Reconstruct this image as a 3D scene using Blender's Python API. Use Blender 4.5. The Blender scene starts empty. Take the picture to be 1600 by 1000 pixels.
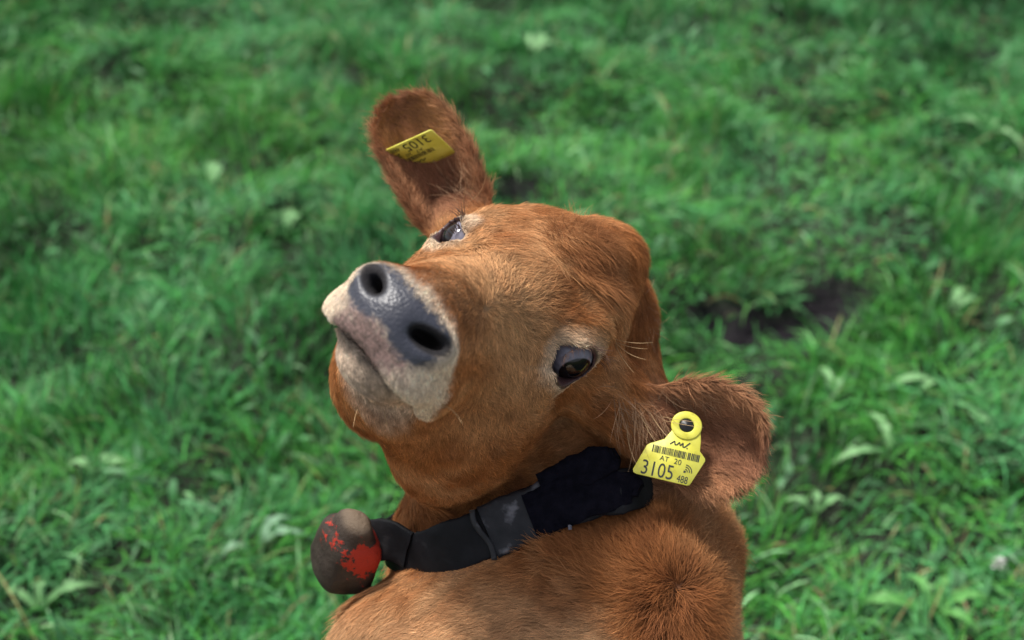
import bpy, math, random
import numpy as np
from mathutils import Vector, Matrix

FUR = 1.0          # multiplies the number of hairs
GRASS = 1.0        # multiplies the number of blades
rng = np.random.default_rng(7)
random.seed(7)

# ------------------------------------------------------------------ camera, sky, sun, exposure
S = bpy.context.scene
PITCH = math.radians(38.0); CAMH = 1.6
cam_d = bpy.data.cameras.new('camera'); cam = bpy.data.objects.new('camera', cam_d)
S.collection.objects.link(cam); S.camera = cam
cam.location = (0, 0, CAMH); cam.rotation_euler = (math.pi/2 - PITCH, 0, 0)
cam_d.sensor_width = 36; cam_d.lens = 43.2; cam_d.clip_start = .02; cam_d.clip_end = 400
cam_d.dof.use_dof = True; cam_d.dof.focus_distance = 0.985; cam_d.dof.aperture_fstop = 3.7
W = bpy.data.worlds.new("World"); S.world = W; W.use_nodes = True
nt = W.node_tree; bg = nt.nodes['Background']
sky = nt.nodes.new('ShaderNodeTexSky'); sky.sky_type = 'NISHITA'; sky.sun_disc = False
SUN_EL, SUN_AZ = math.radians(64), math.radians(-52)      # azimuth from +Y, clockwise seen from above
sky.sun_elevation = SUN_EL; sky.sun_rotation = SUN_AZ; sky.dust_density = 2.5; sky.ozone_density = 1.0
hs = nt.nodes.new('ShaderNodeHueSaturation'); hs.inputs['Saturation'].default_value = .45   # thin overcast: a whiter sky
nt.links.new(sky.outputs[0], hs.inputs['Color']); nt.links.new(hs.outputs[0], bg.inputs[0]); bg.inputs[1].default_value = 0.062
sl = bpy.data.lights.new('sun', 'SUN'); so = bpy.data.objects.new('sun', sl); S.collection.objects.link(so)
sl.energy = 1.5; sl.angle = math.radians(12); sl.color = (1, .96, .9)
sd = Vector((math.sin(SUN_AZ)*math.cos(SUN_EL), math.cos(SUN_AZ)*math.cos(SUN_EL), math.sin(SUN_EL)))
so.rotation_euler = sd.to_track_quat('Z', 'Y').to_euler(); so.location = sd*20
S.view_settings.view_transform = 'Standard'; S.view_settings.look = 'None'
S.view_settings.exposure = 1.44; S.view_settings.gamma = 1.0
S.render.engine = 'CYCLES'
S.cycles.use_denoising = True
S.cycles.max_bounces = 6; S.cycles.diffuse_bounces = 3; S.cycles.glossy_bounces = 2
S.cycles.transparent_max_bounces = 4
try:
    S.cycles_curves.shape = 'RIBBONS'; S.cycles_curves.subdivisions = 2
except Exception: pass

# ------------------------------------------------------------------ helpers
F = 1920.0
CAMM = Matrix.Translation((0, 0, CAMH)) @ Matrix.Rotation(math.pi/2 - PITCH, 4, 'X')
CM = np.array(CAMM)
def toworld(P):                       # sculpting space (cm: x right, y down, w towards viewer, 1 m in front of camera) -> world metres
    P = np.asarray(P, float).reshape(-1, 3)
    L = np.stack([P[:, 0], -P[:, 1], P[:, 2] - 100], 1)/100
    return L @ CM[:3, :3].T + CM[:3, 3]
def fromworld(Wp):
    L = (np.asarray(Wp, float).reshape(-1, 3) - CM[:3, 3]) @ CM[:3, :3]
    return np.stack([L[:, 0]*100, -L[:, 1]*100, L[:, 2]*100 + 100], 1)
def C3(px, py, w):
    return np.array([(px-800)*(100-w)/F, (py-500)*(100-w)/F, w], float)
def ground_at(px, py, z=0.0):
    d = np.array([(px-800)/F, -(py-500)/F, -1.0]) @ CM[:3, :3].T
    k = (z-CAMH)/d[2]
    return np.array([d[0]*k, d[1]*k, z])

def _hash(i, j, k, seed):
    with np.errstate(over='ignore'):
        h = (i.astype(np.uint32)*np.uint32(374761393) + j.astype(np.uint32)*np.uint32(668265263) + k.astype(np.uint32)*np.uint32(2147483647)*np.uint32(31) + np.uint32((seed*974634777) & 0xffffffff))
        h = (h ^ (h >> np.uint32(13)))*np.uint32(1274126177)
        h = (h ^ (h >> np.uint32(16)))*np.uint32(2246822519)
        h ^= h >> np.uint32(15)
    return (h.astype(np.float64)/4294967295.0)*2-1
def vnoise(P, scale, seed=0):
    X = np.asarray(P, float)*scale + 1000.0
    I = np.floor(X).astype(np.int64); f = X-I; f = f*f*(3-2*f)
    r = 0
    for a in (0, 1):
        for b in (0, 1):
            for c in (0, 1):
                w = (f[:, 0] if a else 1-f[:, 0])*(f[:, 1] if b else 1-f[:, 1])*(f[:, 2] if c else 1-f[:, 2])
                r = r + w*_hash(I[:, 0]+a, I[:, 1]+b, I[:, 2]+c, seed)
    return r
def sst(e0, e1, x):
    t = np.clip((x-e0)/(e1-e0), 0, 1); return t*t*(3-2*t)
def mixc(a, b, m):
    return a*(1-m[:, None]) + np.asarray(b)*m[:, None]

def mat(name, rough=.6, col=(.5, .5, .5), spec=.5, attr=None, metal=0):
    m = bpy.data.materials.new(name); m.use_nodes = True
    b = m.node_tree.nodes['Principled BSDF']
    b.inputs['Base Color'].default_value = (*col, 1); b.inputs['Roughness'].default_value = rough
    b.inputs['Specular IOR Level'].default_value = spec; b.inputs['Metallic'].default_value = metal
    if attr:
        a = m.node_tree.nodes.new('ShaderNodeAttribute'); a.attribute_name = attr
        m.node_tree.links.new(a.outputs['Color'], b.inputs['Base Color'])
    return m
def noise_col(m, stops, scale=20, detail=6, bump=0, bscale=None, coord='Object'):
    nt = m.node_tree; N = nt.nodes; b = N['Principled BSDF']
    tc = N.new('ShaderNodeTexCoord'); n = N.new('ShaderNodeTexNoise'); n.inputs['Scale'].default_value = scale; n.inputs['Detail'].default_value = detail
    r = N.new('ShaderNodeValToRGB'); e = r.color_ramp.elements
    for k, (p, c) in enumerate(stops):
        if k < 2: e[k].position = p; e[k].color = (*c, 1)
        else:
            q = e.new(p); q.color = (*c, 1)
    nt.links.new(tc.outputs[coord], n.inputs['Vector']); nt.links.new(n.outputs[0], r.inputs[0]); nt.links.new(r.outputs[0], b.inputs['Base Color'])
    if bump:
        n2 = N.new('ShaderNodeTexNoise'); n2.inputs['Scale'].default_value = bscale or scale; n2.inputs['Detail'].default_value = 8
        bp = N.new('ShaderNodeBump'); bp.inputs['Strength'].default_value = bump; bp.inputs['Distance'].default_value = .002
        nt.links.new(tc.outputs[coord], n2.inputs['Vector']); nt.links.new(n2.outputs[0], bp.inputs['Height']); nt.links.new(bp.outputs[0], b.inputs['Normal'])
    return m

def link(o, parent=None):
    S.collection.objects.link(o)
    if parent is not None: o.parent = parent
    return o
def props(o, label=None, category=None, group=None, kind=None):
    for k, v in (('label', label), ('category', category), ('group', group), ('kind', kind)):
        if v: o[k] = v
    return o
def mesh_obj(name, V, Fc, m, parent=None, smooth=True, attrs=None):
    me = bpy.data.meshes.new(name)
    V = np.asarray(V, np.float32); me.vertices.add(len(V)); me.vertices.foreach_set('co', V.ravel())
    if isinstance(Fc, np.ndarray):
        k = Fc.shape[1]; nf = len(Fc)
        me.loops.add(nf*k); me.loops.foreach_set('vertex_index', Fc.astype(np.int32).ravel())
        me.polygons.add(nf); me.polygons.foreach_set('loop_start', (np.arange(nf)*k).astype(np.int32))
    else:
        ls = [len(f) for f in Fc]
        me.loops.add(sum(ls)); me.loops.foreach_set('vertex_index', np.concatenate([np.asarray(f) for f in Fc]).astype(np.int32))
        me.polygons.add(len(Fc)); me.polygons.foreach_set('loop_start', np.concatenate([[0], np.cumsum(ls)[:-1]]).astype(np.int32))
    me.update(calc_edges=True)
    if smooth: me.polygons.foreach_set('use_smooth', np.ones(len(me.polygons), bool))
    for an, av in (attrs or {}).items():
        av = np.asarray(av)
        if av.ndim == 1:
            at = me.attributes.new(an, 'FLOAT', 'POINT'); at.data.foreach_set('value', av.astype(np.float32))
        else:
            at = me.attributes.new(an, 'FLOAT_COLOR', 'POINT')
            at.data.foreach_set('color', np.c_[av, np.ones(len(av))].astype(np.float32).ravel())
    me.materials.append(m); me.validate()
    return link(bpy.data.objects.new(name, me), parent)
def empty(name, loc):
    o = bpy.data.objects.new(name, None); o.location = loc; o.empty_display_size = .05
    return link(o)
def settle(root):                      # children were built in world coordinates: keep them where they are
    inv = Matrix.Translation(-Vector(root.location))
    for o in S.objects:
        if o.parent == root: o.matrix_parent_inverse = inv

def hair_obj(name, pts, rad, col, m, parent=None):
    n, k, _ = pts.shape
    hc = bpy.data.hair_curves.new(name); hc.add_curves([k]*n)
    hc.attributes['position'].data.foreach_set('vector', pts.astype(np.float32).ravel())
    ra = hc.attributes.get('radius') or hc.attributes.new('radius', 'FLOAT', 'POINT')
    ra.data.foreach_set('value', np.broadcast_to(rad, (n, k)).astype(np.float32).ravel())
    ca = hc.attributes.new('hcol', 'FLOAT_COLOR', 'CURVE')
    ca.data.foreach_set('color', np.c_[col, np.ones(n)].astype(np.float32).ravel())
    hc.materials.append(m)
    return link(bpy.data.objects.new(name, hc), parent)

# ------------------------------------------------------------------ the calf as one implicit surface (cm)
HM = np.array([[-.37423525, .00906371, .92728951], [.66347234, .701235, .26090982], [.64788304, -.71287259, .26844038]])
HT = np.array([.11052519, -1.76443873, 0.]); HS = .98824818
def to_head(P): return (P-HT) @ HM.T/HS            # -> (a forward, l to the near side, n dorsal)
def from_head(Q): return np.asarray(Q, float) @ HM*HS + HT
UP = np.array([0, -math.cos(PITCH), math.sin(PITCH)])   # world up and world backward (towards the viewer) in sculpting space
BACK = np.array([0, math.sin(PITCH), math.cos(PITCH)])

def smin(a, b, k):
    h = np.clip(.5+.5*(b-a)/k, 0, 1); return b*(1-h)+a*h-k*h*(1-h)
def smax(a, b, k): return -smin(-a, -b, k)
def ell(P, c, r, R=None):
    p = P-np.asarray(c, float)
    if R is not None: p = p @ np.asarray(R).T
    r = np.asarray(r, float)
    k0 = np.linalg.norm(p/r, axis=1); k1 = np.linalg.norm(p/(r*r), axis=1)+1e-9
    return k0*(k0-1)/k1
def sph(P, c, r): return np.linalg.norm(P-np.asarray(c, float), axis=1)-r
def cone(P, a, ra, b, rb):
    a = np.asarray(a, float); b = np.asarray(b, float); d = b-a
    t = np.clip(((P-a) @ d)/(d @ d), 0, 1)
    return np.linalg.norm(P-a-t[:, None]*d, axis=1)-(ra+(rb-ra)*t)

EYE_R = 1.88
def eye_frame(side, c, face, rx, ry):
    ED = np.array(face, float); ED /= np.linalg.norm(ED)               # where this socket faces
    EA = np.array([1, 0, -.12]); EA -= ED*(EA @ ED); EA /= np.linalg.norm(EA)
    EN = np.cross(EA, ED); EN *= np.sign(EN[2])
    return dict(side=side, c=np.array(c, float), D=ED, A=EA, N=EN, rx=rx, ry=ry)
EYES = [eye_frame(1, (-.62, 6.6, .0), (.50, .86, .06), 1.80, 1.74), eye_frame(-1, (-.1, -6.5, .15), (.50, -.84, .16), 1.25, 1.3)]
def eye_coords(Q, E):
    p = Q-E['c']; x = p @ E['A']; y = p @ E['N']; z = p @ E['D']
    return p, x, y, z, (np.sqrt(((x-.3)/E['rx']/(1+.10*np.clip(x-.3, 0, 3)))**2+((y+.05*x)/E['ry'])**2+1e-9)-1)*1.5
def mline(Q): return -5.4-.13*np.clip(18.6-Q[:, 0], 0, 9)-.03*Q[:, 1]**2-.9*sst(3.2, 4.8, np.abs(Q[:, 1]))*sst(17, 14.5, Q[:, 0])
def head_sdf(Q):
    q = Q.copy(); q[:, 1] = np.abs(q[:, 1])
    d = ell(q, (-6.5, 0, -3.5), (8.6, 7.4, 8.0))
    d = smin(d, ell(q, (-4.5, 0, .3), (9.0, 7.2, 5.0)), 2)
    d = smin(d, sph(Q, (-8.8, -.6, 2.7), 4.4), 2.5)
    d = smin(d, sph(Q, (-12.3, .9, 5.9), 2.4), 2.8)
    d = smin(d, sph(Q, (-5.5, -3.2, 1.4), 4.2), 3)
    d = smin(d, ell(q, (-8.5, 0, 1.2), (5.5, 6.8, 5.0)), 2)
    d = smin(d, ell(q, (-12.0, 0, 3.6), (4.0, 4.3, 4.4)), 2.0)        # poll
    d = smin(d, sph(q, (-2.0, 5.6, 1.0), 2.6), 2)                      # brow
    d = smin(d, sph(q, (.5, 5.8, -.4), 2.9), 1.3)                      # orbit
    d = smin(d, cone(q, (1, 0, -1.0), 4.3, (15, 0, -1.9), 3.3), 3)     # bridge
    d = smin(d, cone(q, (2, 2.6, -4), 4.4, (15, 1.6, -4.3), 3.1), 2.5)
    d = smin(d, ell(q, (0, 4.2, -8), (7.5, 3.8, 6.6)), 3)              # masseter
    d = smin(d, cone(q, (8, 1.3, -10.0), 3.1, (-3.5, 3.9, -14.4), 4.5), 3)
    d = smin(d, ell(q, (-3, 4.0, -11.5), (6.5, 4.4, 6.5)), 3)
    d = smin(d, cone(q, (9, 0, -8), 3.3, (-2, 0, -9), 6), 3)
    nm = mline(q)
    up = ell(q, (16.4, 0, -3.2), (3.5, 4.3, 3.7))                       # muzzle
    up = smin(up, sph(q, (17.0, 2.9, -2.1), 1.95), 1.0)                 # nostril wings
    up = smin(up, ell(q, (15.9, 2.6, -4.9), (3.6, 2.8, 2.2)), 1.2)      # upper lip
    up = smin(up, ell(q, (13.2, 3.9, -6.2), (3.0, 1.7, 2.4)), 1.2)      # hanging lip corner
    up = smax(up, nm-q[:, 2], .5)
    low = smin(ell(q, (14.2, 0, -6.8), (4.1, 3.3, 2.25)), cone(q, (12.0, 0, -8.0), 2.1, (7, 0, -9.6), 3.2), 1.4)
    low = smax(low, q[:, 2]-nm, .7)
    d = smin(d, up, 1.2); d = smin(d, low, .7)
    slit = np.maximum.reduce([np.abs(q[:, 2]-nm)-.28, 11.9-q[:, 0], -(d+1.2)])
    d = smax(d, -slit, .35)
    d = smax(d, -cone(q, (20.6, 0, -1.0), .25, (20.3, 0, -4.9), .3), .5)   # philtrum
    # nostrils: a pit opening outwards, with a tail sweeping up and back
    for sg, rs in ((1, .52), (-1, .42)):
        NR = np.array([[.80, .58*sg, .10], [-.50, .80*sg, .34], [-.2, -.32*sg, .93]]); NR /= np.linalg.norm(NR, axis=1, keepdims=True)
        d = smax(d, -ell(Q, (18.4, 2.85*sg, -1.4), (2.9, 1.22 if sg > 0 else .9, rs), NR), 1.0)
    d = smax(d, -cone(q, (18.9, 3.5, -1.1), .4, (17.3, 4.5, -.2), .3), .6)
    # eye lids: a rim standing round an almond opening
    for E in EYES:
        p, x, y, z, ed = eye_coords(Q, E)
        r2 = np.sqrt(np.maximum(EYE_R**2-np.minimum(x*x+y*y, 3.2), 0))
        rim = np.sqrt(ed**2+(z-r2-.12)**2)-.34
        d = smin(d, np.where(z > 0, rim, 9), .5)
        d = smax(d, -np.maximum(ed, -(z-.2)), .22)
        d = smax(d, -np.where(z > -.5, np.linalg.norm(p, axis=1)-EYE_R-.02, 9), .05)
    d = smax(d, -cone(Q, (1, 1.0, 6.0), .7, (-8, 3.6, 7.2), 1.55), 1.6)   # dent in front of the poll
    # tear groove
    d = smax(d, -cone(q, (2.6, 7.4, -.5), .28, (5.2, 6.0, -1.3), .1), .8)
    d = smax(d, -sph(q, (3.5, 6.6, 1.5), 1.35), 1.5)
    return d

def ortho(e1, e3):
    e1 = np.asarray(e1, float); e1 /= np.linalg.norm(e1); e3 = np.asarray(e3, float); e3 = e3-e1*(e3 @ e1); e3 /= np.linalg.norm(e3)
    return np.stack([e1, np.cross(e3, e1), e3])
def ear_frame(b, t, nrm): 
    b = C3(*b); t = C3(*t); return b, ortho(t-b, nrm), np.linalg.norm(t-b)
EARN = ear_frame((985, 655, -5.5), (1190, 713, -3.5), (-.05, -.30, 1))      # near ear: v axis points down the picture
EARF = ear_frame((724, 362, -15.), (621, 163, -17.), (.28, .12, 1))        # far ear
def ear_local(P, E): return (P-E[0]) @ E[1].T
WP_N = ([-2, 0, .12, .3, .5, .7, .85, .95, 1, 1.3], [1.2, 2.2, 2.9, 3.8, 4.45, 4.3, 3.6, 2.4, .6, .1])
WP_F = ([-2, 0, .12, .3, .5, .7, .85, .95, 1, 1.3], [2.2, 3.0, 3.6, 3.95, 4.05, 3.9, 3.4, 2.4, .8, .1])
def ear_sdf(P, E, prof, up, dn, curl, sgn):
    q = ear_local(P, E); L = E[2]
    u, v, z = q[:, 0]/L, q[:, 1]*sgn, q[:, 2]        # v>0 : the side whose rim curls over
    w = np.interp(u, prof[0], prof[1])
    s = v/np.maximum(w, .6)
    h = np.where(s > 0, up*s*s, dn*s*s)*np.clip(.5+u*1.3, .4, 1) - 1.2*np.clip(1-u, 0, 1)*np.clip(1-s*s, 0, 1) + curl*np.clip(u-.75, 0, 1)**2*12
    sl = 1/np.sqrt(1+(2*np.where(s > 0, up, dn)*s/np.maximum(w, 1))**2)
    d = smax((np.abs(z-h)-.42)*sl, (np.abs(v)-w)*.8, .5)
    d = smax(d, (u-1.02)*L*.8, .5)
    return smax(d, -u*L-1.5, .5)
def body_sdf(P):
    A = C3(901, 506, -16); B = C3(870, 800, -17.5); T = C3(845, 1065, -9)
    d = cone(P, A, 7.4, B, 11.3)
    d = smin(d, cone(P, B, 11.3, T-UP*1.0-np.array([.4, 0, 0]), 14.1), 3)
    d = smin(d, cone(P, C3(760, 700, -10), 5.5, C3(770, 830, -14), 8.6), 3)      # throat
    d = smin(d, cone(P, C3(960, 650, -12), 5.0, C3(985, 860, -13), 9.4), 3)
    R = T+BACK*68
    d = smin(d, cone(P, T-UP*3, 15.6, T+BACK*30-UP*6, 19), 5)
    d = smin(d, cone(P, T+BACK*30-UP*6, 19, R-UP*5, 18.5), 6)
    d = smin(d, cone(P, T-UP*14+BACK*2, 12.5, T+BACK*52-UP*14, 17), 5)
    X = np.array([1., 0, 0])
    d = smin(d, ell(P, C3(625, 1050, -6), (6.5, 6.5, 6.5)), 4)                     # shoulder points
    d = smin(d, ell(P, C3(1018, 985, -6), (6.0, 9, 7.5)), 4)
    for sx in (-1, 1):
        f0 = T+X*sx*9.5-UP*20; f1 = f0-UP*22; gz = GROUND_D
        f2 = f1-UP*((f1 @ -UP)*0 + dist_ground(f1)-1.5)
        d = smin(d, cone(P, f0, 6.2, f1, 3.6), 4); d = smin(d, cone(P, f1, 3.4, f2, 2.4), 1.5); d = smin(d, cone(P, f2, 3.1, f2-UP*1, 3.6), 1)
        h0 = R+X*sx*10-UP*16-BACK*2; h1 = h0-UP*18+BACK*-5; h2 = h1-UP*13+BACK*9; h3 = h2-UP*(dist_ground(h2)-1.5)-BACK*2
        d = smin(d, cone(P, h0, 9.5, h1, 6), 4); d = smin(d, cone(P, h1, 5.5, h2, 3.2), 2)
        d = smin(d, cone(P, h2, 3.2, h3, 2.4), 1.2); d = smin(d, cone(P, h3, 3.1, h3-UP*1, 3.6), 1)
    t0 = R+BACK*17+UP*6; t1 = t0+BACK*4-UP*30
    return smin(d, cone(P, t0, 2.6, t1, 1.2), 2)
GROUND_D = 0
def dist_ground(p): return float(toworld(p)[0][2])*100
def sdf(P):
    P = np.asarray(P, float); n = len(P); out = np.empty(n)
    for s in range(0, n, 200000):
        p = P[s:s+200000]
        d = head_sdf(to_head(p))*HS
        b = body_sdf(p)
        b = smin(b, cone(p, from_head((-7.5, 6.0, -2.2)), 4.0, EARN[0]+EARN[1][0]*1.0, 2.5), 2)
        b = smin(b, cone(p, from_head((-7.5, -6.0, -1.5)), 3.6, EARF[0]+EARF[1][0]*1.0, 2.2), 2)
        e1 = ear_sdf(p, EARN, WP_N, 4.0, .5, -.5, -1); e2 = ear_sdf(p, EARF, WP_F, 2.4, 1.9, 1.0, 1)
        b = smin(b, np.minimum(e1, e2), 1.2)
        out[s:s+200000] = smin(d, b, 1.6)*1.0
        # keep the mouth, nose and eyes crisp where only the head is near
    return out
def grad(P, e=.08):
    g = np.stack([sdf(P+np.eye(3)[i]*e)-sdf(P-np.eye(3)[i]*e) for i in range(3)], 1)
    return g/(np.linalg.norm(g, axis=1, keepdims=True)+1e-9)
def hit(px, py):                       # where the sight line through a pixel meets the animal (sculpting space)
    px = np.atleast_1d(np.asarray(px, float)); py = np.atleast_1d(np.asarray(py, float))
    D = np.stack([(px-800)/F, (py-500)/F, -np.ones_like(px)], 1); D /= np.linalg.norm(D, axis=1, keepdims=True)
    O = np.array([0, 0, 100.]); t = np.full(len(px), 55.)
    for _ in range(70): t = np.minimum(t+np.clip(sdf(O+D*t[:, None])*.75, -2, 6), 170)
    P = O+D*t[:, None]; return P, np.abs(sdf(P)) < .3

def axis_coords(lo, flo, fhi, hi, st, cst):
    mid = np.arange(flo, fhi, st); a = [flo]; s = st
    while a[-1] > lo: s = min(s*1.12, cst); a.append(a[-1]-s)
    b = [mid[-1]]; s = st
    while b[-1] < hi: s = min(s*1.12, cst); b.append(b[-1]+s)
    r = np.concatenate([np.array(a[1:])[::-1], mid, b[1:]])
    k = (-len(r)) % 4 + 1
    return np.concatenate([r, r[-1]+cst*np.arange(1, k+1)])
def surface_nets(xs, ys, zs, fn):
    nx, ny, nz = len(xs), len(ys), len(zs)
    ix, iy, iz = np.arange(0, nx, 4), np.arange(0, ny, 4), np.arange(0, nz, 4)
    G = np.stack(np.meshgrid(xs[ix], ys[iy], zs[iz], indexing='ij'), -1)
    c = fn(G.reshape(-1, 3)).reshape(G.shape[:3])
    hx, hy, hz = [np.maximum(np.diff(v[i], append=v[i][-1:]+1), np.diff(v[i], prepend=v[i][:1]-1)) for v, i in ((xs, ix), (ys, iy), (zs, iz))]
    rad = np.sqrt(hx[:, None, None]**2+hy[None, :, None]**2+hz[None, None, :]**2)*1.0
    near = np.abs(c) < rad*1.25+.3
    blk = np.zeros((len(ix)-1, len(iy)-1, len(iz)-1), bool)
    for a in (0, 1):
        for b in (0, 1):
            for d in (0, 1): blk |= near[a:a+blk.shape[0], b:b+blk.shape[1], d:d+blk.shape[2]]
    act = np.zeros((nx, ny, nz), bool)
    up = np.repeat(np.repeat(np.repeat(blk, 4, 0), 4, 1), 4, 2)
    for a in (0, 1):
        for b in (0, 1):
            for d in (0, 1): act[a:a+up.shape[0], b:b+up.shape[1], d:d+up.shape[2]] |= up
    D = np.full((nx, ny, nz), 5., np.float32)
    cf = np.repeat(np.repeat(np.repeat(c, 4, 0), 4, 1), 4, 2)[:nx, :ny, :nz]; D[...] = np.where(cf > 0, 5, -5); del cf
    I = np.argwhere(act)
    D[act] = fn(np.stack([xs[I[:, 0]], ys[I[:, 1]], zs[I[:, 2]]], 1))
    ins = D < 0
    s = ins[:-1, :-1, :-1].astype(np.int8)
    for a in (0, 1):
        for b in (0, 1):
            for d in (0, 1):
                if a+b+d: s = s+ins[a:nx-1+a, b:ny-1+b, d:nz-1+d]
    cell = (s > 0) & (s < 8); K = np.argwhere(cell); idm = np.full(cell.shape, -1, np.int64); idm[cell] = np.arange(len(K))
    acc = np.zeros((len(K), 3)); cnt = np.zeros(len(K))
    co = [(a, b, d) for a in (0, 1) for b in (0, 1) for d in (0, 1)]
    pos = lambda o: np.stack([xs[K[:, 0]+o[0]], ys[K[:, 1]+o[1]], zs[K[:, 2]+o[2]]], 1)
    val = lambda o: D[K[:, 0]+o[0], K[:, 1]+o[1], K[:, 2]+o[2]]
    for i, a in enumerate(co):
        for b in co[i+1:]:
            if sum(abs(x-y) for x, y in zip(a, b)) != 1: continue
            va, vb = val(a), val(b); m = (va < 0) != (vb < 0)
            t = np.where(m, va/np.where(m, va-vb, 1), 0)[:, None]
            acc += np.where(m[:, None], pos(a)*(1-t)+pos(b)*t, 0); cnt += m
    V = acc/cnt[:, None]
    Q = []
    for ax in range(3):
        o = [slice(None)]*3; o2 = [slice(None)]*3; o[ax] = slice(0, -1); o2[ax] = slice(1, None)
        A = ins[tuple(o)]; B = ins[tuple(o2)]
        E = np.argwhere(A != B); u, v = (ax+1) % 3, (ax+2) % 3
        ok = (E[:, u] > 0) & (E[:, v] > 0) & (E[:, u] < cell.shape[u]) & (E[:, v] < cell.shape[v]) & (E[:, ax] < cell.shape[ax]); E = E[ok]
        def g(du, dv):
            e = E.copy(); e[:, u] += du; e[:, v] += dv; return idm[e[:, 0], e[:, 1], e[:, 2]]
        q = np.stack([g(-1, -1), g(0, -1), g(0, 0), g(-1, 0)], 1)
        fl = ~A[E[:, 0], E[:, 1], E[:, 2]]; q[fl] = q[fl][:, ::-1]; Q.append(q)
    Q = np.concatenate(Q); Q = Q[(Q >= 0).all(1)]
    return V, Q
HW = 1.0
xs = axis_coords(-30, -18, 22, 30, .21, 1.3); ys = axis_coords(-24, -20, 24, 135, .21, 1.4); zs = axis_coords(-75, -22, 20, 95, .21, 1.4)
BV, BQ = surface_nets(xs, ys, zs, sdf)
# axes (x, down, towards viewer) are a right-handed set in sculpting space, so winding survives
tris = np.concatenate([BQ[:, [0, 1, 2]], BQ[:, [0, 2, 3]]])

# ------------------------------------------------------------------ colouring of hide and hair, by place on the animal
def lin(r, g, b):
    c = np.array([r, g, b])/255.; return np.where(c <= .04045, c/12.92, ((c+.055)/1.055)**2.4)
BROWN = np.array([.44, .170, .050]); DARK = np.array([.20, .072, .028]); PALE = np.array([.62, .37, .18]); CREAM = np.array([.86, .71, .54])
def eye_dist(Q):
    a, b = [eye_coords(Q, E) for E in EYES]; m = Q[:, 1] > 0
    x, y, z, e = [np.where(m, a[k], b[k]) for k in (1, 2, 3, 4)]
    return np.where(z > -.5, e, 9), x, y, z
def masks(P):
    Q = to_head(P); a, l, n = Q.T; al = np.abs(l)
    w1 = vnoise(P, 1.1, 3)*.5; w2 = vnoise(P, 3.0, 4)*.3; w3 = vnoise(P, 9.0, 5)*.28
    leather = np.minimum.reduce([.35-.035*l*l-n, n+3.3-.75*np.exp(-(l/1.2)**2), 4.2-al, 7.6-al-(-n)*1.25])+w2*.5
    leather = sst(-.3, .3, leather+w3)*sst(16.9, 17.5, a)
    lip = sst(-.25, .4, 1-np.hypot(l/3.6, (n+4.2)/2.2)+w1*.5+w3)*sst(16, 17.2, a)*(n > -5.5)
    cream = sst(-.9, 1.2, w3*2+a-(16.0+.42*(n+1.2))+w1*1.2)*sst(12.0, 13.6, a)*(1-sst(0, .8, -6.9-n)*sst(0, 1.2, 17.6-a))
    chin = sst(-.5, .6, -5.9-n)*sst(8.5, 11, a+w1)
    return Q, leather, lip, cream, chin
def hide_color(P, hair=True):
    Q, leather, lip, cream, chin = masks(P); a, l, n = Q.T
    big = vnoise(P, .16, 11); mid = vnoise(P, .6, 12); fine = vnoise(P, 2.2, 13)
    c = np.tile(BROWN, (len(P), 1))
    onbody = sst(13, 19, P[:, 1])
    c = mixc(c, PALE, np.clip(.16+.4*big+.35*mid, 0, .7))
    c = mixc(c, DARK, np.clip(.12-.5*mid-.25*big+.25*fine, 0, .7))
    # face paler along the bridge and round the eyes
    br = sst(9, 3, np.abs(l)*1.0+np.abs(a-8)*.7)*(n > -5)
    c = mixc(c, PALE, .6*br); c = mixc(c, PALE, .35*sst(8, 3, np.linalg.norm(Q-np.array([4, 5, -4]), axis=1)+mid))
    ed, ex, ey, ez = eye_dist(Q)
    ring = sst(1.3, .3, ed+.45*mid)*(ez > 0)
    c = mixc(c, (.74, .62, .47), ring*.85)
    c = mixc(c, CREAM, sst(1.5, .7, ed+.5*mid)*(ez > -.3)*(l < 0)*.7)
    c = mixc(c, PALE, sst(4.5, 2.0, ed)*(ez > 0)*.4)
    # ears darker and redder
    for E, L in ((EARN, 1), (EARF, 1)):
        q = ear_local(P, E); m = sst(-1, 2, q[:, 0])*(np.abs(q[:, 1]) < 6)*(np.abs(q[:, 2]) < 5)
        inn = sst(3.2, 1.2, np.abs(q[:, 1]))*(q[:, 2] > -2)
        c = mixc(c, (.44, .22, .115), m*.8); c = mixc(c, (.24, .10, .06), m*inn*.6)
    # back: pale straw patch, withers whorl darkened for the shade deep in its hair
    d = np.linalg.norm(P-WHORL, axis=1)
    c = mixc(c, (.58, .36, .19), onbody*sst(20, 27, P[:, 1]+P[:, 2]*.1+.8*mid)*sst(3, 8, d)*.8)
    c = mixc(c, DARK, sst(5.0, .6, d+mid)*.45)
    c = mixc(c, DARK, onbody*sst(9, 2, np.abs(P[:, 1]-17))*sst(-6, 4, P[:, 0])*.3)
    tuft = sst(4.5, 1.5, np.linalg.norm(Q-np.array([-4.5, .8, 5.2]), axis=1)*.8+mid)
    c = mixc(c, (.22, .08, .028), tuft*.7)  # forehead tuft: shadow of its creases put into the hair colour
    # muzzle
    c = mixc(c, CREAM, cream*.95)
    lowl = sst(.15, -.25, n-mline(Q)+0*n)*sst(10.0, 12.6, a+.6*mid)
    c = mixc(c, np.array([.56, .43, .32])*(1+.45*fine+.3*mid)[:, None], lowl*.9*sst(-6.0, -4.5, l+.4*mid)*sst(4.3, 3.3, l))
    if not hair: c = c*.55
    lipc = np.array([.17, .10, .088])*(1+.7*np.clip(vnoise(P, 8, 21)*1.6, -1, 1))[:, None]
    c = mixc(c, lipc, lip*.9)
    c = mixc(c, (.043, .045, .060), leather)
    return c, leather, lip, Q, ed, ez
WH, _ = hit([1045], [925]); WHORL = WH[0]

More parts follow.
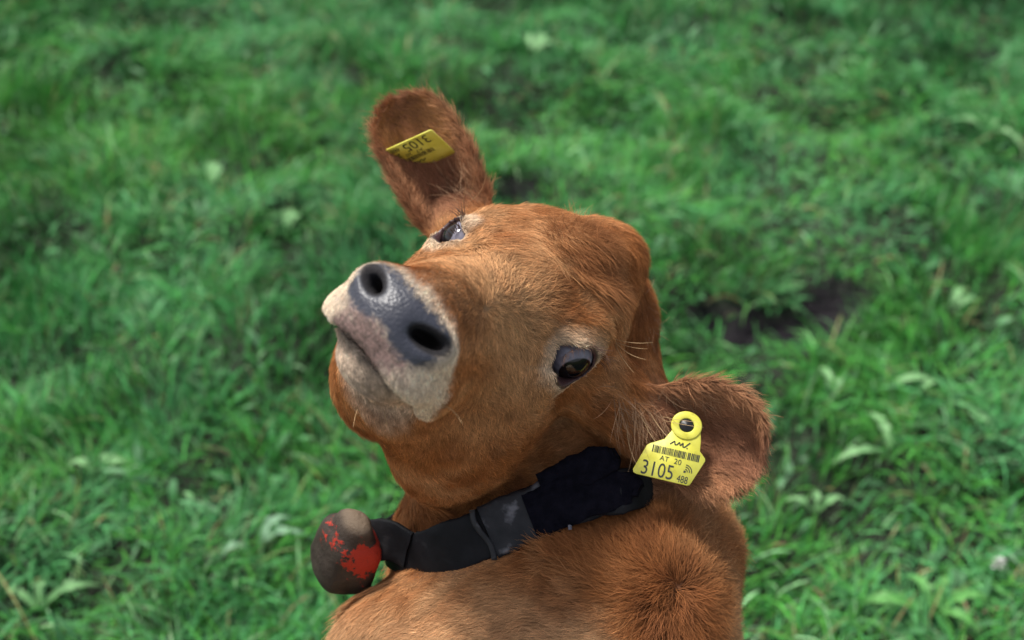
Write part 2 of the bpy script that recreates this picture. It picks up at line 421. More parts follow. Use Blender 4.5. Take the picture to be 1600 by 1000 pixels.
calf = empty('calf', tuple(toworld(C3(850, 1065, -9)-UP*1)[0]*np.array([1, 1, 0])))
props(calf, 'brown calf turning its head back and up, nose and both ears towards the viewer', 'calf')

skin = mat('hide', .75, attr='skin')
nt = skin.node_tree; N = nt.nodes; b = N['Principled BSDF']
wa = N.new('ShaderNodeAttribute'); wa.attribute_name = 'wet'
mr = N.new('ShaderNodeMapRange'); mr.inputs['To Min'].default_value = .85; mr.inputs['To Max'].default_value = .37
nt.links.new(wa.outputs['Fac'], mr.inputs['Value']); nt.links.new(mr.outputs[0], b.inputs['Roughness'])
tc = N.new('ShaderNodeTexCoord'); vo = N.new('ShaderNodeTexVoronoi'); vo.inputs['Scale'].default_value = 420
nz = N.new('ShaderNodeTexNoise'); nz.inputs['Scale'].default_value = 130; nz.inputs['Detail'].default_value = 6
bp = N.new('ShaderNodeBump'); bp.inputs['Strength'].default_value = .35; bp.inputs['Distance'].default_value = .0009; 
bp2 = N.new('ShaderNodeBump'); bp2.inputs['Strength'].default_value = .35; bp2.inputs['Distance'].default_value = .002
nt.links.new(tc.outputs['Object'], vo.inputs['Vector']); nt.links.new(tc.outputs['Object'], nz.inputs['Vector'])
nt.links.new(vo.outputs['Distance'], bp.inputs['Height']); nt.links.new(nz.outputs[0], bp2.inputs['Height'])
nt.links.new(bp.outputs[0], bp2.inputs['Normal']); nt.links.new(bp2.outputs[0], b.inputs['Normal'])

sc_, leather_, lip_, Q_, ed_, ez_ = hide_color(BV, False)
lid = sst(.42, .15, ed_)*(ez_ > .3)*(Q_[:, 0] > -4)
sc_ = mixc(sc_, (.05, .032, .03), lid)
pinkm = sst(.15, -.1, ed_)*(ez_ > .8)*lid
sc_ = mixc(sc_, (.16, .07, .07), pinkm*.8)
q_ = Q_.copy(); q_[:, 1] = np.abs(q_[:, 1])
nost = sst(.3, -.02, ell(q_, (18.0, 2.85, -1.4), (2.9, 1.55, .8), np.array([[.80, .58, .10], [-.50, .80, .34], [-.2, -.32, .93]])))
sc_ = mixc(sc_, (.006, .004, .005), nost*.95)  # nostril pits coloured near black for the shade inside them
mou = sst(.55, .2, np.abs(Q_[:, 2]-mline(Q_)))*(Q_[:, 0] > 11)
sc_ = mixc(sc_, (.025, .014, .014), mou*.95)  # mouth slit: shade of the crease painted along the lip line
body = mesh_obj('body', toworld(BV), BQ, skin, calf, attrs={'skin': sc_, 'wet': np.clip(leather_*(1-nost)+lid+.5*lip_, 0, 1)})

# ------------------------------------------------------------------ fur
# where the collar lies: the hair is pressed flat under it
fr_ = [(612, 856), (655, 866), (715, 852), (785, 822), (850, 795), (925, 770), (990, 764)]
FH, _ = hit([p[0] for p in fr_], [p[1] for p in fr_])
frp = [C3(p[0], p[1], h[2]+1.3) for p, h in zip(fr_, FH)]; frp[0] = C3(606, 850, -11.5)
STP = np.concatenate([np.linspace(a, b, 8) for a, b in zip(frp[:-1], frp[1:])])
hm = bpy.data.materials.new('fur'); hm.use_nodes = True
nt = hm.node_tree; N = nt.nodes; b = N['Principled BSDF']; b.inputs['Roughness'].default_value = .6; b.inputs['Specular IOR Level'].default_value = .16
at = N.new('ShaderNodeAttribute'); at.attribute_name = 'hcol'
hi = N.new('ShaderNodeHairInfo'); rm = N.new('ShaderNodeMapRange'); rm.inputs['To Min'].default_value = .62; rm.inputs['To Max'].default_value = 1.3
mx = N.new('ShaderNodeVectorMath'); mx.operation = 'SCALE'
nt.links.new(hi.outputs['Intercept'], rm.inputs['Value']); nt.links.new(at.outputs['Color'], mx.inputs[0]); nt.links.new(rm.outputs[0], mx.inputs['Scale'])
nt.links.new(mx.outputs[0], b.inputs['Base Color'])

FLOW = [(780,430,5,-20),(740,430,-15,-12),(720,500,-12,15),(790,520,3,20),(850,480,20,3),(900,490,20,5),(940,500,15,12),(965,560,5,20),(850,440,20,-6),
 (740,345,18,-4),(800,350,20,8),(835,385,14,14),(880,360,20,8),(940,370,15,15),(985,410,8,20),(1003,480,2,20),(1000,560,3,20),(860,600,4,18),(800,640,6,18),
 (740,600,0,20),(700,680,2,18),(620,680,8,18),(660,740,10,15),(760,740,16,6),(850,690,18,-2),(900,640,15,5),(650,800,5,20),(675,430,-14,6),(690,395,-14,10),
 (700,560,-2,20),(900,522,18,3),(958,540,10,15),(890,622,12,12),(850,570,-3,18),(660,420,-14,4),(560,620,4,18),(540,590,6,16),(680,630,4,18),
 (960,640,15,8),(1000,640,20,10),(1050,618,20,2),(1120,630,20,12),(1185,690,8,20),(1170,750,0,20),(1120,720,12,16),(1060,750,14,8),(950,690,2,18),(1000,720,16,6),
 (740,300,-5,-20),(735,240,-6,-20),(690,190,-16,-16),(640,170,-20,-8),(610,220,-18,-8),(620,290,-18,-14),(680,320,-16,-14),(660,250,-16,-14),
 (1010,930,-18,2),(960,890,-18,-8),(900,860,-20,-8),(800,900,-20,4),(700,900,-20,6),(630,930,-16,14),(560,980,-12,16),(1000,870,-8,-18),(1050,860,4,-20),
 (1100,880,14,-14),(1120,940,18,2),(1080,970,12,14),(1025,970,-6,18),(900,960,-20,2),(800,970,-20,4),(700,980,-18,8),(1070,810,8,-18),(900,830,-16,-10)]
fl = np.array(FLOW, float)
FP, ok1 = hit(fl[:, 0], fl[:, 1]); FP2, ok2 = hit(fl[:, 0]+fl[:, 2]*.5, fl[:, 1]+fl[:, 3]*.5)
FD = FP2-FP; bad = ~(ok1 & ok2) | (np.linalg.norm(FD, axis=1) > 4)
FD[bad] = np.stack([fl[bad, 2], fl[bad, 3], 0*fl[bad, 2]], 1); FD /= np.linalg.norm(FD, axis=1, keepdims=True)
FP, FD = FP[ok1], FD[ok1]

def comb(P, nrm):
    out = np.empty_like(P)
    for s in range(0, len(P), 50000):
        p = P[s:s+50000]
        d2 = ((p[:, None, :]-FP[None])**2).sum(-1)
        w = np.exp(-d2/(2*1.7**2))+.02*np.exp(-d2/(2*5.**2))
        v = w @ FD
        Q = to_head(p)
        dh = (-HM[0]*.3-HM[2]*.8); db = BACK*.8-UP*.5
        m = sst(-2, 6, p[:, 1]-12)[:, None]
        v = v+3e-4*(dh*(1-m)+db*m)
        out[s:s+50000] = v
    out -= nrm*(out*nrm).sum(1, keepdims=True)
    return out/(np.linalg.norm(out, axis=1, keepdims=True)+1e-9)

a_, b_, c_ = BV[tris[:, 0]], BV[tris[:, 1]], BV[tris[:, 2]]
cr = np.cross(b_-a_, c_-a_); ar = np.linalg.norm(cr, axis=1)/2; tn = cr/(2*ar[:, None]+1e-12); cen = (a_+b_+c_)/3
vn = np.zeros_like(BV)
for k in range(3): np.add.at(vn, tris[:, k], cr)
vn /= np.linalg.norm(vn, axis=1, keepdims=True)+1e-9
view = np.array([0, 0, 100.])-cen; view /= np.linalg.norm(view, axis=1, keepdims=True)
fac = (tn*view).sum(1)
px_ = 800+cen[:, 0]*F/(100-cen[:, 2]); py_ = 500+cen[:, 1]*F/(100-cen[:, 2])
front = (cen[:, 1] < 31) & (cen[:, 2] < 60)
dens = np.where(front, np.where(fac > -.15, 130, 30), 5.)
dens = np.where((cen[:, 1] > 31), 4., dens)
Qc = to_head(cen)
dens = np.where((Qc[:, 0] > 9) & front, dens*1.5, dens)
_, lea, lipm, _, _ = masks(cen)
edc, exc, eyc, ezc = eye_dist(Qc)
dens = dens*(1-np.clip(lea*1.3, 0, 1))*(1-.93*np.clip(lipm*1.2, 0, 1))*np.where((edc < .26) & (ezc > .2), 0, 1)
qc = Qc.copy(); qc[:, 1] = np.abs(qc[:, 1])
mouth = (np.abs(Qc[:, 2]-mline(Qc)) < .3) & (Qc[:, 0] > 11.5)
dens = np.where(mouth, 0, dens)
NRM = np.array([[.80, .58, .10], [-.50, .80, .34], [-.2, -.32, .93]])
dens = np.where(ell(qc, (18.0, 2.85, -1.4), (3.2, 1.8, 1.1), NRM) < .25, 0, dens)      # none in the nostrils
num = rng.poisson(ar*dens*FUR)
ti = np.repeat(np.arange(len(tris)), num)
r1 = np.sqrt(rng.random(len(ti))); r2 = rng.random(len(ti)); B0 = 1-r1; B1 = r1*(1-r2); B2 = r1*r2
RP = a_[ti]*B0[:, None]+b_[ti]*B1[:, None]+c_[ti]*B2[:, None]
RN = vn[tris[ti, 0]]*B0[:, None]+vn[tris[ti, 1]]*B1[:, None]+vn[tris[ti, 2]]*B2[:, None]; RN /= np.linalg.norm(RN, axis=1, keepdims=True)
nh = len(RP); print('hairs', nh)
hc_, _, hlip, HQ, hed, hez = hide_color(RP, True)
D = comb(RP, RN)
# length by place (cm)
ha, hl, hn = HQ.T
L = np.full(nh, 1.25)
L = L*(1-sst(2, 15, ha))+.42*sst(2, 15, ha)
L = np.where(ha > 15, .34, L)
L = L*(1-.6*sst(3.0, 1.0, hed)*(hez > 0))
L += 1.5*sst(6, 2.5, np.linalg.norm(HQ-np.array([-4, .5, 5.2]), axis=1))
L += 1.3*sst(7, 3, np.linalg.norm(HQ-np.array([-14.0, 1.5, 1]), axis=1))
ob = sst(14, 18, RP[:, 1]-.0*RP[:, 2])*(ha < -2)
L = L*(1-ob)+2.4*ob
inear = np.zeros(nh)
for E in (EARN, EARF):
    q = ear_local(RP, E); m = sst(0, 3, q[:, 0])*(np.abs(q[:, 1]) < 6)*(np.abs(q[:, 2]) < 5); inear = np.maximum(inear, m)
    L = L*(1-m)+(1.25+.35*sst(2.5, 4.2, np.abs(q[:, 1])))*m
faroff = (RP[:, 1] > 31); L = np.where(faroff, 3.0, L)
dS = np.min(np.linalg.norm(RP[:, None, :]-STP[None], axis=2), axis=1) if nh < 50000 else np.concatenate([np.min(np.linalg.norm(RP[k:k+40000, None, :]-STP[None], axis=2), axis=1) for k in range(0, nh, 40000)])
L = L*(.25+.75*sst(2.2, 4.2, dS))
L *= 1+.28*rng.standard_normal(nh).clip(-2, 2)
lift = .28+.14*rng.random(nh)+.16*ob+.14*inear
dW = np.linalg.norm(RP-WHORL, axis=1); lift += .4*sst(2.5, .3, dW)*(.6+.8*rng.random(nh))
tuft = sst(4.5, 2.0, np.linalg.norm(HQ-np.array([-3.5, .5, 5.0]), axis=1)); lift += .35*tuft
# locks: coherent swerves plus private waywardness, tips drawn together inside small cells
T = np.cross(RN, D)
sw = (vnoise(RP, .55, 31)*.35+vnoise(RP, 1.8, 32)*.35+.16*rng.standard_normal(nh)*(1+2.5*tuft))*(1+.5*ob+1.2*tuft+.5*inear)*np.where(ha > 12, .5, 1)
D = D*np.cos(sw)[:, None]+T*np.sin(sw)[:, None]
cs = (.40+.22*ob+.15*inear)[:, None]
jit = np.stack([vnoise(RP, .9, 41+i) for i in range(3)], 1)*.35
cell = np.floor((RP+jit)/cs+.5)
cc = cell*cs-jit+.35*cs*np.stack([_hash(cell[:, 0].astype(np.int64)+5000, cell[:, 1].astype(np.int64)+5000, cell[:, 2].astype(np.int64)+5000, 50+i) for i in range(3)], 1)
pull = (cc-RP); pull -= RN*(pull*RN).sum(1, keepdims=True)
cl = (.38+.6*rng.random(nh)**.7)*np.clip(L/1.3, 0, 1)*np.where(ha > 10, .3, 1)
K = 6; t = np.linspace(0, 1, K)
pts = np.empty((nh, K, 3)); curl = rng.standard_normal((nh, 2))*.10
Ts = np.cross(RN, D)
for k, tt in enumerate(t):
    pts[:, k] = RP-RN*.03+D*(L*np.cos(lift)*tt)[:, None]+RN*(L*np.sin(lift)*(tt-.42*tt*tt))[:, None]+pull*(cl*tt**1.6)[:, None] \
        + Ts*(L*curl[:, 0]*tt*tt)[:, None]+Ts*(L*.05*np.sin(5*tt+curl[:, 1]*40))[:, None]
lum = np.exp(.20*rng.standard_normal(nh)+.22*_hash(cell[:, 0].astype(np.int64)+5000, cell[:, 1].astype(np.int64)+5000, cell[:, 2].astype(np.int64)+5000, 60))
hcol = np.clip(hc_*lum[:, None], 0, 1)
thick = np.where(faroff, .0007, .00017)*(1-.25*sst(10, 16, ha))
rad = thick[:, None]*np.array([1, 1, .95, .8, .55, .15])[None]
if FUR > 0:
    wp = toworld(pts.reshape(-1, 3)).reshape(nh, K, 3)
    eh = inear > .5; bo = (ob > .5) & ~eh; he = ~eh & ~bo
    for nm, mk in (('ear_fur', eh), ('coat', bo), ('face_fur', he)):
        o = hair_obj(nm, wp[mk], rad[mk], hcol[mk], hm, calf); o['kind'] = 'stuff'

# ------------------------------------------------------------------ eyes
def uv_sphere(c, R, ax, nu=48, nv=32, bulge=0):
    c = np.asarray(c, float); ax = np.asarray(ax, float)/np.linalg.norm(ax)
    t1 = np.cross(ax, [0, 0, 1.]); t1 /= np.linalg.norm(t1); t2 = np.cross(ax, t1)
    V = []; Fc = []
    for j in range(nv+1):
        th = math.pi*j/nv; r = R*(1+bulge*math.exp(-(th/.42)**4))
        for i in range(nu):
            ph = 2*math.pi*i/nu
            V.append(c+r*(ax*math.cos(th)+(t1*math.cos(ph)+t2*math.sin(ph))*math.sin(th)))
    for j in range(nv):
        for i in range(nu):
            Fc.append([j*nu+i, (j+1)*nu+i, (j+1)*nu+(i+1) % nu, j*nu+(i+1) % nu])
    return np.array(V), np.array(Fc)
em = mat('eyeball', .05, attr='ecol', spec=.45)
em.node_tree.nodes['Principled BSDF'].inputs['Coat Weight'].default_value = 0.0
em.node_tree.nodes['Principled BSDF'].inputs['Coat Roughness'].default_value = .02
for E, look in zip(EYES, ((.40, .88, -.26), (.50, -.82, -.22))):
    c = E['c']; lk = np.array(look)
    V, Fq = uv_sphere(c, EYE_R-.03, lk, 64, 48, .02)
    ax = lk/np.linalg.norm(lk); dd = V-c; dd /= np.linalg.norm(dd, axis=1, keepdims=True)
    an = np.arccos(np.clip(dd @ ax, -1, 1))
    col = np.tile(np.array([.22, .205, .25]), (len(V), 1))*(1+.25*vnoise(V, 3.5, 71))[:, None]  # sclera, with a grey-lavender sky reflection put into its colour
    col = mixc(col, (.010, .006, .005), sst(.86, .78, an))
    col = mixc(col, (.004, .004, .006), sst(.6, .5, an))
    mesh_obj('eye', toworld(from_head(V)), Fq, em, calf, attrs={'ecol': col})
# lashes and whiskers
lh = []; 
for E in EYES:
    for k in range(64):
        ph = math.radians(random.uniform(15, 170)); x = E['rx']*math.cos(ph)*1.12; y = E['ry']*math.sin(ph)*1.12-.12*x
        root = E['c']+E['A']*x+E['N']*y+E['D']*1.35; out = E['A']*math.cos(ph)*.6+E['N']*math.sin(ph)*.55+E['D']*1.0; ln = random.uniform(.7, 1.5)
        lh.append([from_head(root+out*ln*q+(-E['N'])*ln*.5*q*q*(1 if k % 3 else -.3)) for q in np.linspace(0, 1, 6)])
lh = np.array(lh)
o = hair_obj('eyelashes', toworld(lh.reshape(-1, 3)).reshape(lh.shape), .00017*np.array([1, 1, .9, .7, .5, .2])[None], np.tile([.12, .07, .05], (len(lh), 1)), hm, calf); o['kind'] = 'stuff'
wk = [((508, 530), (455, 551), 3, .4), ((512, 545), (470, 540), 3, .3), ((690, 632), (722, 662), 3, -.5), ((725, 318), (760, 270), 5, .8), ((730, 316), (742, 268), 5, .2), ((722, 322), (728, 285), 4, .1),
      ((958, 530), (1010, 562), 3, .5), ((962, 534), (1012, 545), 3, .3), ((960, 536), (990, 582), 3, .2), ((955, 528), (1020, 535), 3, .3), ((560, 636), (552, 668), 2, .2), ((600, 640), (610, 676), 2, .2),
      ((1000, 640), (1032, 700), 2, .3), ((1012, 638), (1050, 690), 2.5, .2), ((980, 655), (1000, 735), 2, .4), ((1030, 655), (1100, 668), 3.5, .1), ((1030, 650), (1095, 660), 3.5, .1), ((600, 420), (590, 398), 1, .2), ((505, 500), (478, 492), 2, .2)]
W0, okw = hit([w[0][0] for w in wk], [w[0][1] for w in wk]); wl = []
for p0, w, okk in zip(W0, wk, okw):
    if not okk: continue
    p1 = C3(w[1][0], w[1][1], p0[2]+w[2]); perp = np.array([-(p1-p0)[1], (p1-p0)[0], 0])*.22*w[3]
    wl.append([p0+(p1-p0)*q+perp*4*q*(1-q) for q in np.linspace(0, 1, 7)])
wl = np.array(wl)
o = hair_obj('whiskers', toworld(wl.reshape(-1, 3)).reshape(wl.shape), .00022*np.array([1, 1, .9, .8, .7, .5, .2])[None], np.tile([.62, .42, .22], (len(wl), 1)), hm, calf); o['kind'] = 'stuff'
tf = []
for (x0, x1, y0, y1, dx, dy, sp, ln, cnt) in ((955, 1045, 605, 655, .35, 1., .35, 4.0, 150), (700, 752, 285, 325, -.35, -1., .3, 3.5, 70), (1040, 1130, 600, 625, .6, .8, .4, 2.6, 90), (1000, 1025, 430, 520, .7, .8, .6, 2.6, 70)):
    X_ = rng.uniform(x0, x1, cnt); Y_ = rng.uniform(y0, y1, cnt); H_, ok_ = hit(X_, Y_); G_ = grad(H_)
    for h, g_, okk in zip(H_, G_, ok_):
        if not okk: continue
        d_ = np.array([dx, dy, 0])+sp*rng.standard_normal(3); d_ -= g_*(d_ @ g_)*.8; d_ /= np.linalg.norm(d_); l_ = ln*rng.uniform(.5, 1.1); b_ = rng.standard_normal(3)*.12
        tf.append([h+d_*l_*q+g_*l_*(.45*q-.35*q*q)+b_*l_*q*q for q in np.linspace(0, 1, 7)])
tf = np.array(tf); tcx = np.array([.50, .30, .17])*np.exp(.3*rng.standard_normal(len(tf)))[:, None]
o = hair_obj('long_ear_hair', toworld(tf.reshape(-1, 3)).reshape(tf.shape), .00017*np.array([1, 1, .9, .8, .7, .5, .2])[None], tcx, hm, calf); o['kind'] = 'stuff'
settle(calf)

# ------------------------------------------------------------------ collar and bell
def snug(P, off):
    P = np.array(P, float)
    for _ in range(14):
        g = grad(P, .3); P = P-g*np.clip((sdf(P)-off), -3, 3)[:, None]*.8
    return P
def closed_spline(P, n):
    P = np.asarray(P); m = len(P); out = []
    for i in range(m):
        p0, p1, p2, p3 = P[i-1], P[i], P[(i+1) % m], P[(i+2) % m]
        for k in range(n):
            t = k/n; out.append(.5*((2*p1)+(-p0+p2)*t+(2*p0-5*p1+4*p2-p3)*t*t+(-p0+3*p1-3*p2+p3)*t**3))
    return np.array(out)
def open_spline(P, n):
    P = np.asarray(P, float); P = np.vstack([2*P[0]-P[1], P, 2*P[-1]-P[-2]]); out = []
    for i in range(1, len(P)-2):
        p0, p1, p2, p3 = P[i-1], P[i], P[i+1], P[i+2]
        for k in range(n):
            t = k/n; out.append(.5*((2*p1)+(-p0+p2)*t+(2*p0-5*p1+4*p2-p3)*t*t+(-p0+3*p1-3*p2+p3)*t**3))
    out.append(P[-2]); return np.array(out)
def strap(name, path, halfw, thick, m, parent, closed=False, core=None, wob=.08, seed=0):
    path = np.asarray(path); n = len(path); tan = np.roll(path, -1, 0)-np.roll(path, 1, 0)
    if not closed: tan[0] = path[1]-path[0]; tan[-1] = path[-1]-path[-2]
    tan /= np.linalg.norm(tan, axis=1, keepdims=True)
    out = grad(path, .5)
    if core is not None: out = path-core
    out -= tan*(out*tan).sum(1, keepdims=True); out /= np.linalg.norm(out, axis=1, keepdims=True)
    wd = np.cross(out, tan); hw = np.broadcast_to(halfw, n)
    prof = [(-1, 0), (-1, .7), (-.9, 1), (-.5, 1.05), (0, 1.08), (.5, 1.05), (.9, 1), (1, .7), (1, 0), (.5, -.0), (-.5, -.0)]
    V = []; Pn = len(prof)
    for i in range(n):
        for (u, v) in prof:
            V.append(path[i]+wd[i]*u*hw[i]+out[i]*v*thick)
    V = np.array(V); V += vnoise(V, .9, seed)[:, None]*wob+vnoise(V, 2.5, seed+1)[:, None]*wob*.5
    Fc = []
    for i in range(n if closed else n-1):
        j = (i+1) % n
        for k in range(Pn): k2 = (k+1) % Pn; Fc.append([i*Pn+k, j*Pn+k, j*Pn+k2, i*Pn+k2])
    if not closed: Fc.append(list(range(Pn))[::-1]); Fc.append([(n-1)*Pn+k for k in range(Pn)])
    return mesh_obj(name, toworld(V), Fc, m, parent)
black = noise_col(mat('worn_black_strap', .6, spec=.18), [(.35, (.005, .005, .006)), (.6, (.012, .012, .014)), (.78, (.06, .058, .06))], 35, 8, .5, 90)
tape = noise_col(mat('scuffed_tape', .42, spec=.3), [(.3, (.009, .009, .010)), (.57, (.024, .023, .025)), (.68, (.15, .145, .155))], 60, 10, 1.0, 60)
edge = noise_col(mat('frayed_edge', .7), [(.35, (.03, .03, .04)), (.6, (.3, .29, .33))], 160, 6, .6, 200)
nylon = noise_col(mat('black_pile', .95, spec=.1), [(.3, (.003, .003, .006)), (.8, (.010, .009, .016))], 120, 6, .8, 300)
collar = empty('collar', tuple(toworld(C3(760, 835, -6))[0]))
props(collar, 'wide worn black strap collar with scuffed tape round the calf\'s neck', 'collar')
core = C3(850, 800, -17)
#
bk = snug([C3(*r_) for r_ in [(1035, 752, -15), (1050, 700, -25), (960, 670, -32), (840, 690, -33), (720, 740, -29), (640, 800, -22)]], .0)
rp = closed_spline(frp+list(bk), 10)
nR = len(rp); hw = np.full(nR, 1.9); hw[:20] = np.linspace(1.7, 2.2, 20); hw[20:70] = 2.15; hw[52:76] = np.linspace(2.15, 1.1, 24)
strap('strap', rp, hw, .45, black, collar, True, core, .10, 3)
seg = rp[27:43]; seg = seg+(seg-core)/np.linalg.norm(seg-core, axis=1, keepdims=True)*.25
strap('tape_wrap', seg, 2.25, .42, tape, collar, False, core, .16, 5)
#s2 = rp[33:35]+(rp[33:35]-core)/np.linalg.norm(rp[33:35]-core, axis=1, keepdims=True)*.3
def ring_edge(i0, name, w, m):
    p = rp[i0]; q = rp[i0+1]; tt = (q-p)/np.linalg.norm(q-p); ou = p-core; ou -= tt*(ou @ tt); ou /= np.linalg.norm(ou); wdv = np.cross(ou, tt)
    path = np.array([p+ou*(.78+.12*math.cos(u*1.5))+wdv*u*2.3+tt*(.25*math.sin(3*u)) for u in np.linspace(-1, 1, 14)])
    strap(name, path, w, .16, m, collar, False, core, .07, 11)
ring_edge(26, 'keeper_loop', .24, tape); ring_edge(43, 'frayed_tape_edge', .16, edge)
def flap(name, pts, w, off, sd_):
    H_, _ = hit([p[0] for p in pts], [p[1] for p in pts])
    P_ = np.array([C3(p[0], p[1], max(h[2], q[2])+off+.35*k_) for k_, (p, h, q) in enumerate(zip(pts, H_, [rp[np.argmin(((rp-h)**2).sum(1))] for h in H_]))])
    fp = open_spline(P_, 6); strap(name, fp, np.interp(np.linspace(0, 1, len(fp)), np.linspace(0, 1, len(w)), w), .5, nylon, collar, False, core, .14, sd_)
flap('strap_end', [(845, 762), (885, 745), (925, 727), (955, 715), (966, 708)], (1.3, 1.5, 1.4, 1.1, .5), .1, 8)
flap('strap_pad', [(826, 805), (880, 785), (935, 768), (985, 765), (1002, 768)], (1.8, 2.05, 1.9, 1.4, .6), .35, 9)
settle(collar)

bell = empty('cowbell', tuple(toworld(C3(545, 870, -12))[0]))
props(bell, 'rusty brown cowbell with flaking red paint hanging at the end of the collar', 'bell')
bm_ = mat('rusty_painted_metal', .6, metal=.0, spec=.4); nt = bm_.node_tree; N = nt.nodes; b = N['Principled BSDF']
tc = N.new('ShaderNodeTexCoord'); n1 = N.new('ShaderNodeTexNoise'); n1.inputs['Scale'].default_value = 75; n1.inputs['Detail'].default_value = 10; n1.inputs['Roughness'].default_value = .72
ba = N.new('ShaderNodeAttribute'); ba.attribute_name = 'paint'
ad = N.new('ShaderNodeMath'); ad.operation = 'ADD'; r = N.new('ShaderNodeValToRGB'); r.color_ramp.elements[0].position = .585; r.color_ramp.elements[1].position = .62
n2 = N.new('ShaderNodeTexNoise'); n2.inputs['Scale'].default_value = 55; n2.inputs['Detail'].default_value = 8
r2 = N.new('ShaderNodeValToRGB'); r2.color_ramp.elements[0].color = (.03, .019, .014, 1); r2.color_ramp.elements[1].color = (.075, .054, .040, 1); r2.color_ramp.elements[0].position = .3; r2.color_ramp.elements[1].position = .75
dome = N.new('ShaderNodeAttribute'); dome.attribute_name = 'dome'
m1 = N.new('ShaderNodeMix'); m1.data_type = 'RGBA'; m1.inputs['B'].default_value = (.19, .135, .088, 1)
m2 = N.new('ShaderNodeMix'); m2.data_type = 'RGBA'; m2.inputs['B'].default_value = (.50, .035, .015, 1)
lk = nt.links.new
lk(tc.outputs['Object'], n1.inputs['Vector']); lk(tc.outputs['Object'], n2.inputs['Vector']); lk(n1.outputs[0], ad.inputs[0]); lk(ba.outputs['Fac'], ad.inputs[1]); lk(ad.outputs[0], r.inputs[0])
lk(n2.outputs[0], r2.inputs[0]); lk(r2.outputs[0], m1.inputs['A']); lk(dome.outputs['Fac'], m1.inputs['Factor']); lk(m1.outputs['Result'], m2.inputs['A']); lk(r.outputs[0], m2.inputs['Factor']); lk(m2.outputs['Result'], b.inputs['Base Color'])
bp = N.new('ShaderNodeBump'); bp.inputs['Distance'].default_value = .004; bp.inputs['Strength'].default_value = .8; lk(n1.outputs[0], bp.inputs['Height']); lk(bp.outputs[0], b.inputs['Normal'])
top = C3(560, 808, -4.5); bot = C3(531, 893, -10)
E = ortho(bot-top, (-.3, -.1, 1)); Lb = np.linalg.norm(bot-top)
V = []; Fc = []; nu = 64
prof = [(0.0, .0), (.006, .9), (.035, 1.4), (.09, 1.75), (.17, 1.98), (.235, 2.15), (.27, 2.4), (.34, 2.78), (.45, 3.05), (.6, 3.22), (.75, 3.28), (.88, 3.2), (.97, 3.05), (1.0, 2.9), (.97, 2.75), (.6, 2.9), (.2, 1.8), (.12, .0)]
for (t_, r_) in prof:
    for i in range(nu):
        ph = 2*math.pi*i/nu; sq = 1/((abs(math.cos(ph+.75))**2.7+abs(math.sin(ph+.75))**2.7)**(1/2.7))
        V.append(top+E[0]*t_*Lb+(E[1]*math.cos(ph)*r_*.97+E[2]*math.sin(ph)*r_*.72)*sq*.97)
for j in range(len(prof)-1):
    for i in range(nu): Fc.append([j*nu+i, j*nu+(i+1) % nu, (j+1)*nu+(i+1) % nu, (j+1)*nu+i])
V = np.array(V); V += vnoise(V, .5, 90)[:, None]*.3*E[2]+vnoise(V, .9, 91)[:, None]*.16*E[1]
tt = ((V-top) @ E[0])/Lb; vv = (V-top) @ E[1]
pc = (C3(575, 850, -10)-top) @ E[1]
paint = .13*np.exp(-((tt-.32)/.17)**2)*(1+.2*np.sign(pc)*vv/3)+.17*np.exp(-((tt-.5)/.3)**2)*sst(.3, 2.6, np.sign(pc)*vv)-.06
mesh_obj('bell_body', toworld(V), np.array(Fc), bm_, bell, attrs={'paint': paint, 'dome': sst(.12, .0, tt)})
cV, cF = uv_sphere(bot-E[0]*.2, .85, E[0], 16, 12)
mesh_obj('clapper', toworld(cV), cF, mat('dark_iron', .5, (.05, .04, .035)), bell)
b0 = C3(578, 846, -8.5); lp = np.array([b0+(C3(640, 858, -6.5)-b0)*q+np.array([0, -.5*math.sin(math.pi*q), .2]) for q in np.linspace(0, 1, 10)])
strap('hanging_loop', lp, 1.85, .35, black, bell, False, core, .08, 15)
settle(bell)

# ------------------------------------------------------------------ ear tags
yel = noise_col(mat('yellow_tag_plastic', .42, spec=.4), [(.27, (.42, .36, .07)), (.40, (.74, .69, .08)), (.7, (.83, .79, .14))], 70, 10, .10, 150)
ink = mat('black_print', .5, (.03, .035, .03))
blk = mat('black_stud', .4, (.01, .01, .012))
TX = np.array([.970, .242]); TY = np.array([.242, -.970]); RC = np.array([1072.6, 665.3])
def tag2d(px, py):
    d = np.array([px, py])-RC; return np.array([d @ TX, d @ TY])/19.2
outl = [(1050, 672), (1053, 655), (1063, 646), (1077, 645), (1089, 652), (1094, 663), (1095, 676), (1095, 690), (1093, 706), (1101, 718), (1101, 722), (1078, 757), (1075, 760.5), (1071, 761), (992, 743), (987, 740), (987, 735), (1009, 697), (1014, 694), (1037, 687)]
outl = [tag2d(*p) for p in outl]
def text_mesh(txt, size, at, shear=0, sx=1, rot=0, bold=.0):
    cu = bpy.data.curves.new('t', 'FONT'); cu.body = txt; cu.size = size; cu.align_x = 'CENTER'; cu.align_y = 'CENTER'; cu.shear = shear; cu.offset = bold; cu.resolution_u = 3
    ob = bpy.data.objects.new('t', cu); me = bpy.data.meshes.new_from_object(ob)
    V = np.array([v.co[:2] for v in me.vertices])*np.array([sx, 1]); c, s = math.cos(rot), math.sin(rot)
    V = V @ np.array([[c, s], [-s, c]])+np.array(at); Fs = [list(p.vertices) for p in me.polygons]
    bpy.data.objects.remove(ob); bpy.data.curves.remove(cu); bpy.data.meshes.remove(me); return V, Fs
